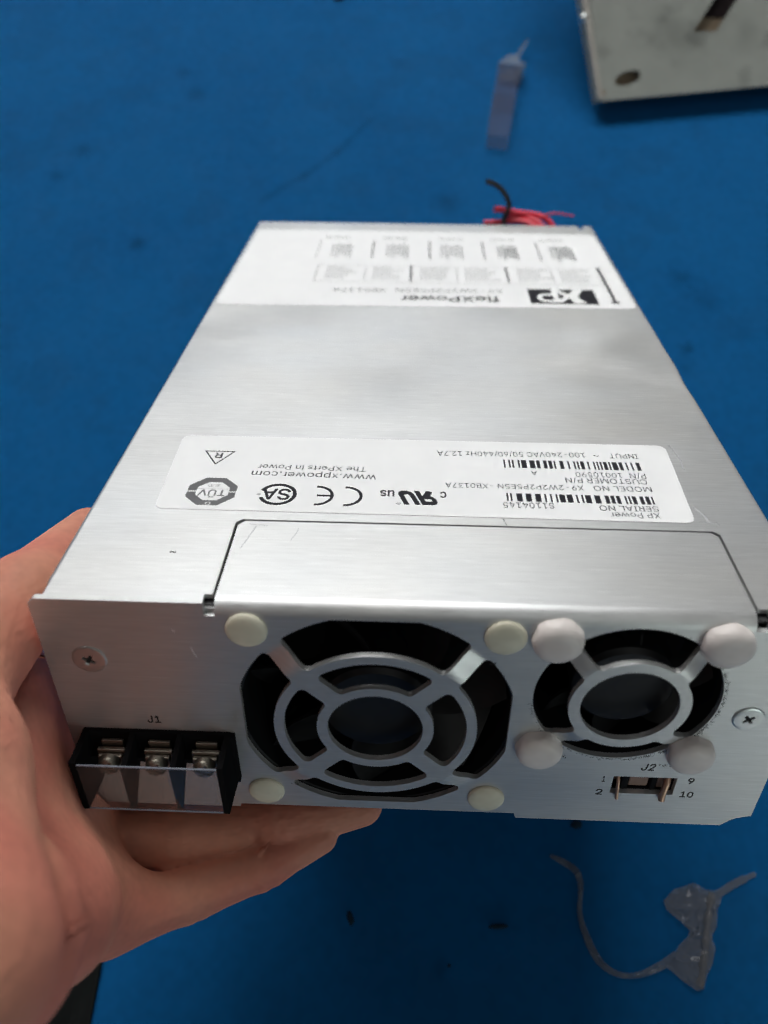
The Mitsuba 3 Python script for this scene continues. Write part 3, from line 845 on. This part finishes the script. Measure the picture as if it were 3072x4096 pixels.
# torn clear film with a curled tail
tail = spline([(58.9, -8.5), (63.7, -10.6), (67.7, -13.9), (68.3, -17.8), (67.5, -23.3), (67.7, -28.7), (69.5, -34.4), (72.5, -40.0), (77.4, -43.3), (82.5, -43.9), (88.4, -42.4), (93.3, -40.2), (97.4, -37.6)], 60)
wid = 1.05 + 0.3 * np.sin(np.linspace(0.3, 15, 60)) * 0.8 - 0.45 * np.exp(-np.arange(60) / 4.0)
tailp = unary_union([LineString(tail[i:i + 2]).buffer(wid[i], 4) for i in range(59)])
bodyp = Polygon([(96.4, -38.6), (99.4, -34.4), (102.7, -31.6), (103.5, -30.0), (100.4, -27.0), (96.4, -23.9), (95.9, -21.2), (99.9, -17.7), (106.9, -15.3), (110.8, -17.4), (115.0, -17.5), (115.8, -19.9), (113.7, -23.2), (112.5, -28.6), (110.3, -31.9),
                 (111.2, -35.0), (109.6, -39.6), (107.4, -42.2), (105.6, -46.8), (103.2, -47.4), (100.1, -45.5), (95.9, -42.2), (93.8, -40.7)])
arm = LineString([(114.0, -19.0), (120.2, -15.4), (124.5, -13.4)]).buffer(1.2, 4).union(LineString([(122, -14.4), (128.3, -11.8)]).buffer(0.8, 4))


def crumple(poly, seed, amp, base=0.6):
    m = ext(poly, 0.16)
    v, f = trimesh.remesh.subdivide_to_size(m.vertices, m.faces, 1.6, max_iter=14)
    m = trimesh.Trimesh(v, f, process=True)
    n = meshkit.fbm(np.stack([m.vertices[:, 0] / 5, m.vertices[:, 1] / 5, 0 * m.vertices[:, 0] + seed], 1), 3, seed)
    fold = np.abs(n - 0.5) * 2
    m.vertices = m.vertices + np.stack([0 * n, 0 * n, base + 0.9 * amp * (1 - fold) ** 2], 1)
    return m


FL = "clear_film_scrap"
labels[FL] = {"label": "torn scrap of clear plastic film with a curled tail on the blue mat", "category": "plastic scrap"}
put(FL + "__tail", crumple(tailp.difference(bodyp), 2, 1.3, 0.3), "film", world=True, smooth=40)
put(FL + "__sheet", crumple(bodyp, 5, 1.6, 0.4), "film", world=True, smooth=40)
put(FL + "__arm", crumple(arm.difference(bodyp.buffer(0.01)), 8, 0.6, 0.4), "film", world=True, smooth=40)
fold = spline([(112.6, -18.5, 1.8), (110.2, -25, 2.3), (108.3, -32, 2.4), (106.5, -39, 2.0), (104.2, -46, 1.0)], 40)
put(FL + "__folded_edge", tube(fold, 1.15 + 0.3 * np.sin(np.arange(40) * 0.7), 10), "film", world=True, smooth=50)

# small clear vial with a thin tip
VI = "clear_vial"
labels[VI] = {"label": "small clear plastic vial with a thin pointed tip lying beyond the box", "category": "vial"}
va, vb, vc, vd = np.array([52.3, 378.0]), np.array([57.6, 416.5]), np.array([62.0, 445.0]), np.array([64.5, 457.5])


def along(pts):
    return [[p[0], p[1], z] for p, z in pts]


def prism(a, b, wa, wb, ha, hb, z=0.4, r=0.8):
    """A flat-sided hollow-looking body from a to b on the mat, wa/wb wide and ha/hb high at its ends."""
    d = (b - a) / np.linalg.norm(b - a); n = np.array([-d[1], d[0]])
    pts = [[*(c + n * (w / 2 - r) * sg), zz] for c, w, h in ((a, wa, ha), (b, wb, hb)) for sg in (-1, 1) for zz in (z + r, z + h - r)]
    return tm(m3.Manifold.batch_hull([m3.Manifold.sphere(r, 12).translate(p) for p in pts]))


put(VI + "__barrel", prism(va, vb, 12.8, 14.0, 9.0, 9.5), "vial_plastic", world=True, smooth=45)
put(VI + "__neck", prism(vb + (vb - va) * 0.01, vc, 13.5, 14.5, 10.0, 10.5), "vial_plastic", world=True, smooth=45)
put(VI + "__cap", prism(vc + (vd - vc) * 0.03, vd, 15.0, 6.5, 11.0, 9.0), "vial_cap_plastic", world=True, smooth=45)
put(VI + "__tip", tube(along([(np.array([66.0, 457.5]), 6.2), (np.array([70.5, 468]), 6.4), (np.array([75.0, 478.5]), 6.8)]), [1.5, 1.2, 0.7], 12), "vial_cap_plastic", world=True, smooth=45)
put(VI + "__wing", prism(np.array([67.0, 441.0]), np.array([70.8, 451.5]), 3.5, 3.0, 7.5, 8.0), "vial_cap_plastic", world=True, smooth=45)

# pale enclosure at the upper right
COVER = {"bl": (112.0, 406.9, 12.0), "br": (214.9, 424.1, 12.0), "tl": (100.1, 455.3, 43.8), "oval": (129.3, 420.0, 18.4), "ovala": (137.1, 423.0, 19.5), "ovalb": (121.9, 417.0, 17.3), "s0": (179.5, 462.9, 40.3), "s1": (167.9, 446.4, 31.0), "s2": (181.9, 447.7, 30.4), "s3": (193.5, 464.3, 39.6), "r0": (110.4, 431.3, 27.5), "r1": (122.5, 457.4, 42.8), "screw": (101.8, 448.1, 39.1)}
EN = "instrument_cover"
labels[EN] = {"label": "pale grey painted metal instrument cover with a slanted slot and oval hole", "category": "metal cover"}
H0, SL = 12.0, math.radians(33)               # the face slopes up away from the viewer
o3 = np.array(COVER["bl"])
ex3 = np.array(COVER["br"]) - o3; ex3 /= np.linalg.norm(ex3)
nz3 = np.array([0, -math.sin(SL), math.cos(SL)])
nz3 = nz3 - ex3 * (nz3 @ ex3); nz3 /= np.linalg.norm(nz3)
ey3 = np.cross(nz3, ex3)


def on_face(m):
    v = m.vertices
    m.vertices = o3 + v[:, :1] * ex3 + v[:, 1:2] * ey3 + v[:, 2:] * nz3
    return m


def F2(key):
    d = np.array(COVER[key]) - o3
    return np.array([d @ ex3, d @ ey3])


lf = F2("tl"); lf = lf / lf[1]                 # the left edge runs slightly outwards
left = lambda b: lf[0] * b
oc_ = F2("oval"); oa_ = F2("ovala"); ob_ = F2("ovalb")
oval = affinity.rotate(affinity.scale(Point(0, 0).buffer(1, 24), np.linalg.norm(oa_ - ob_) / 2, 3.9), math.degrees(math.atan2(*(oa_ - ob_)[::-1])))
oval = affinity.translate(oval, *((oa_ + ob_) / 2))
s0, s1, s2, s3 = (F2(k) for k in ("s0", "s1", "s2", "s3"))
slot = Polygon([s1, s2, s2 + (s3 - s2) * 3.2, s1 + (s0 - s1) * 3.2])
face = Polygon([(0, 0), (250, 0), (250, 240), (left(240), 240)]).buffer(-1.6).buffer(1.6, 6)
put(EN + "__face_plate", on_face(sheet_z(face.difference(oval).difference(slot), -1.5, 0.0)), "pale_enamel", world=True)
put(EN + "__edge_strip", on_face(sheet_z(Polygon([(0.5, 1.6), (3.2, 1.6), (left(238) + 5.5, 238), (left(238) + 0.5, 238)]), 0.02, 0.5)), "beige_enamel", world=True)
fl = on_face(sheet_z(Polygon([(0.3, 2.5), (1.9, 2.5), (left(238) + 1.9, 238), (left(238) + 0.3, 238)]), -9.5, -1.5))
put(EN + "__left_flange", fl, "pale_enamel", world=True)
put(EN + "__front_flange", on_face(sheet_z(Polygon([(4, 6.0), (248, 6.0), (248, 7.5), (4, 7.5)]), -9.5, -1.5)), "pale_enamel", world=True)
put(EN + "__backing", on_face(sheet_z(Polygon([(6, 10), (246, 10), (246, 236), (left(236) + 6, 236)]), -6.5, -5.0)), "tan_plate", world=True)
put(EN + "__slot_dark_sheet", on_face(sheet_z(slot.buffer(5).difference(Polygon([s1, s2, s2 + (s3 - s2) * 0.32, s1 + (s0 - s1) * 0.32]).buffer(4.9, join_style=2)), -4.9, -4.3)), "slot_dark", world=True)  # dark sheet behind all but the lower end of the slot
rg = [(F2("r0"), 0.02), (np.array([left(150) + 5, 150]), 0.02), (F2("r1") * 1.7 - F2("r0") * 0.7, 0.02), (np.array([left(150) + 6.5, 152]), 4.0)]
put(EN + "__ridge", on_face(trimesh.Trimesh([[*p, z] for p, z in rg], [[0, 3, 1], [0, 2, 3], [1, 3, 2], [0, 1, 2]], process=False)), "pale_enamel", world=True, label="low folded ridge along the left edge")
put(EN + "__side_screw", trimesh.creation.icosphere(3, 2.8).apply_translation(np.array(COVER["screw"]) + [0.5, 0, -2.0]), "screw_steel", world=True, smooth=True)
put(EN + "__corner_dot", on_face(sheet_z(affinity.translate(Point(0, 0).buffer(1.5, 16), 3.6, 4.6), 0.02, 0.25)), "tan_plate", world=True)
put(EN + "__foot", trimesh.util.concatenate([bx(o3[0] + 12, o3[0] + 240, o3[1] + 60, o3[1] + 240, 0.0, 14.0)]), "case_dark", world=True)

# dark cloth under the wrist
CL = "dark_cloth"
gx, gy = np.meshgrid(np.linspace(-230, -92, 90), np.linspace(-150, 12, 90), indexing="ij")
gx = gx + np.where(gx > -96, 0.6 * np.sin(gy / 9), 0) + (gy + 60) * 0.16 * (gx + 230) / 138 * -0.30
q = np.stack([gx / 16, gy / 40, 0 * gx], -1)
gz = 1.5 + 13 * np.abs(meshkit.fbm(q, 3, 4) - 0.5) * 2 * np.clip((-92 - gx) / 30 + 0.25, 0.1, 1)
n_ = gx.size
top = np.stack([gx, gy, gz], -1).reshape(-1, 3)
bot = top.copy(); bot[:, 2] = 0.4
ff = []
for i in range(89):
    for j in range(89):
        a = i * 90 + j
        ff += [[a, a + 90, a + 91], [a, a + 91, a + 1], [n_ + a, n_ + a + 91, n_ + a + 90], [n_ + a, n_ + a + 1, n_ + a + 91]]
rim = [i * 90 for i in range(90)] + [89 * 90 + j for j in range(1, 90)] + [i * 90 + 89 for i in range(88, -1, -1)] + [j for j in range(88, 0, -1)]
for a, b in zip(rim, rim[1:] + rim[:1]):
    ff += [[a, n_ + a, n_ + b], [a, n_ + b, b]]
put(CL, trimesh.Trimesh(np.vstack([top, bot]), ff, process=False), "cloth_black", world=True, smooth=60, label="black crumpled cloth on the mat beneath the wrist", category="cloth")

# unseen sheet of paper, placed out of view to give the front panel its bright reflection
gx, gy = np.meshgrid(np.linspace(0, 210, 12), np.linspace(0, 297, 16), indexing="ij")
ps = extrude_polygon(Polygon([(0, 0), (210, 0), (210, 297), (0, 297)]), 0.3, engine="earcut")
ps.apply_transform(trimesh.transformations.rotation_matrix(math.radians(-12), [0, 0, 1]))
ps.apply_translation([118, -395, 0.15])
put("unseen_paper_sheet", ps, "white_paper", world=True, label="unseen white sheet of paper out of view at the right, placed to reflect in the front panel", category="paper")

# crumbs
def crumb(x, y, rx, ry, rz, ang, seed, mat, label):
    s = trimesh.creation.icosphere(3, 1.0)
    v = s.vertices * (0.75 + 0.6 * meshkit.noise(s.vertices * 2.1 + 7, seed))[:, None] * [rx, ry, rz]
    c_, s_ = math.cos(ang), math.sin(ang)
    v = np.stack([v[:, 0] * c_ - v[:, 1] * s_ + x, v[:, 0] * s_ + v[:, 1] * c_ + y, v[:, 2] + rz * 0.8], 1)
    put("crumb", trimesh.Trimesh(v, s.faces, process=False), mat, world=True, smooth=True, label=label, category="crumb")


crumb(-51.6, 538.5, 3.4, 2.6, 2.2, 0.2, 1, "crumb_brown", "reddish brown crumb at the far edge of the mat")
crumb(-10.3, -30.5, 0.9, 2.1, 0.6, 0.25, 2, "crumb_dark", "upright black crumb below the large fan")
crumb(39.5, -31.0, 2.8, 0.7, 0.4, 0.08, 3, "crumb_dark", "long dark crumb left of the clear film scrap")
crumb(68.7, 2.4, 1.9, 1.3, 0.8, 0.4, 4, "crumb_dark", "dark crumb just below the lower edge of the box")
crumb(23.1, -43.2, 0.5, 0.45, 0.2, 0.0, 5, "crumb_dark", "tiny dark crumb nearest the lower edge of the photo")
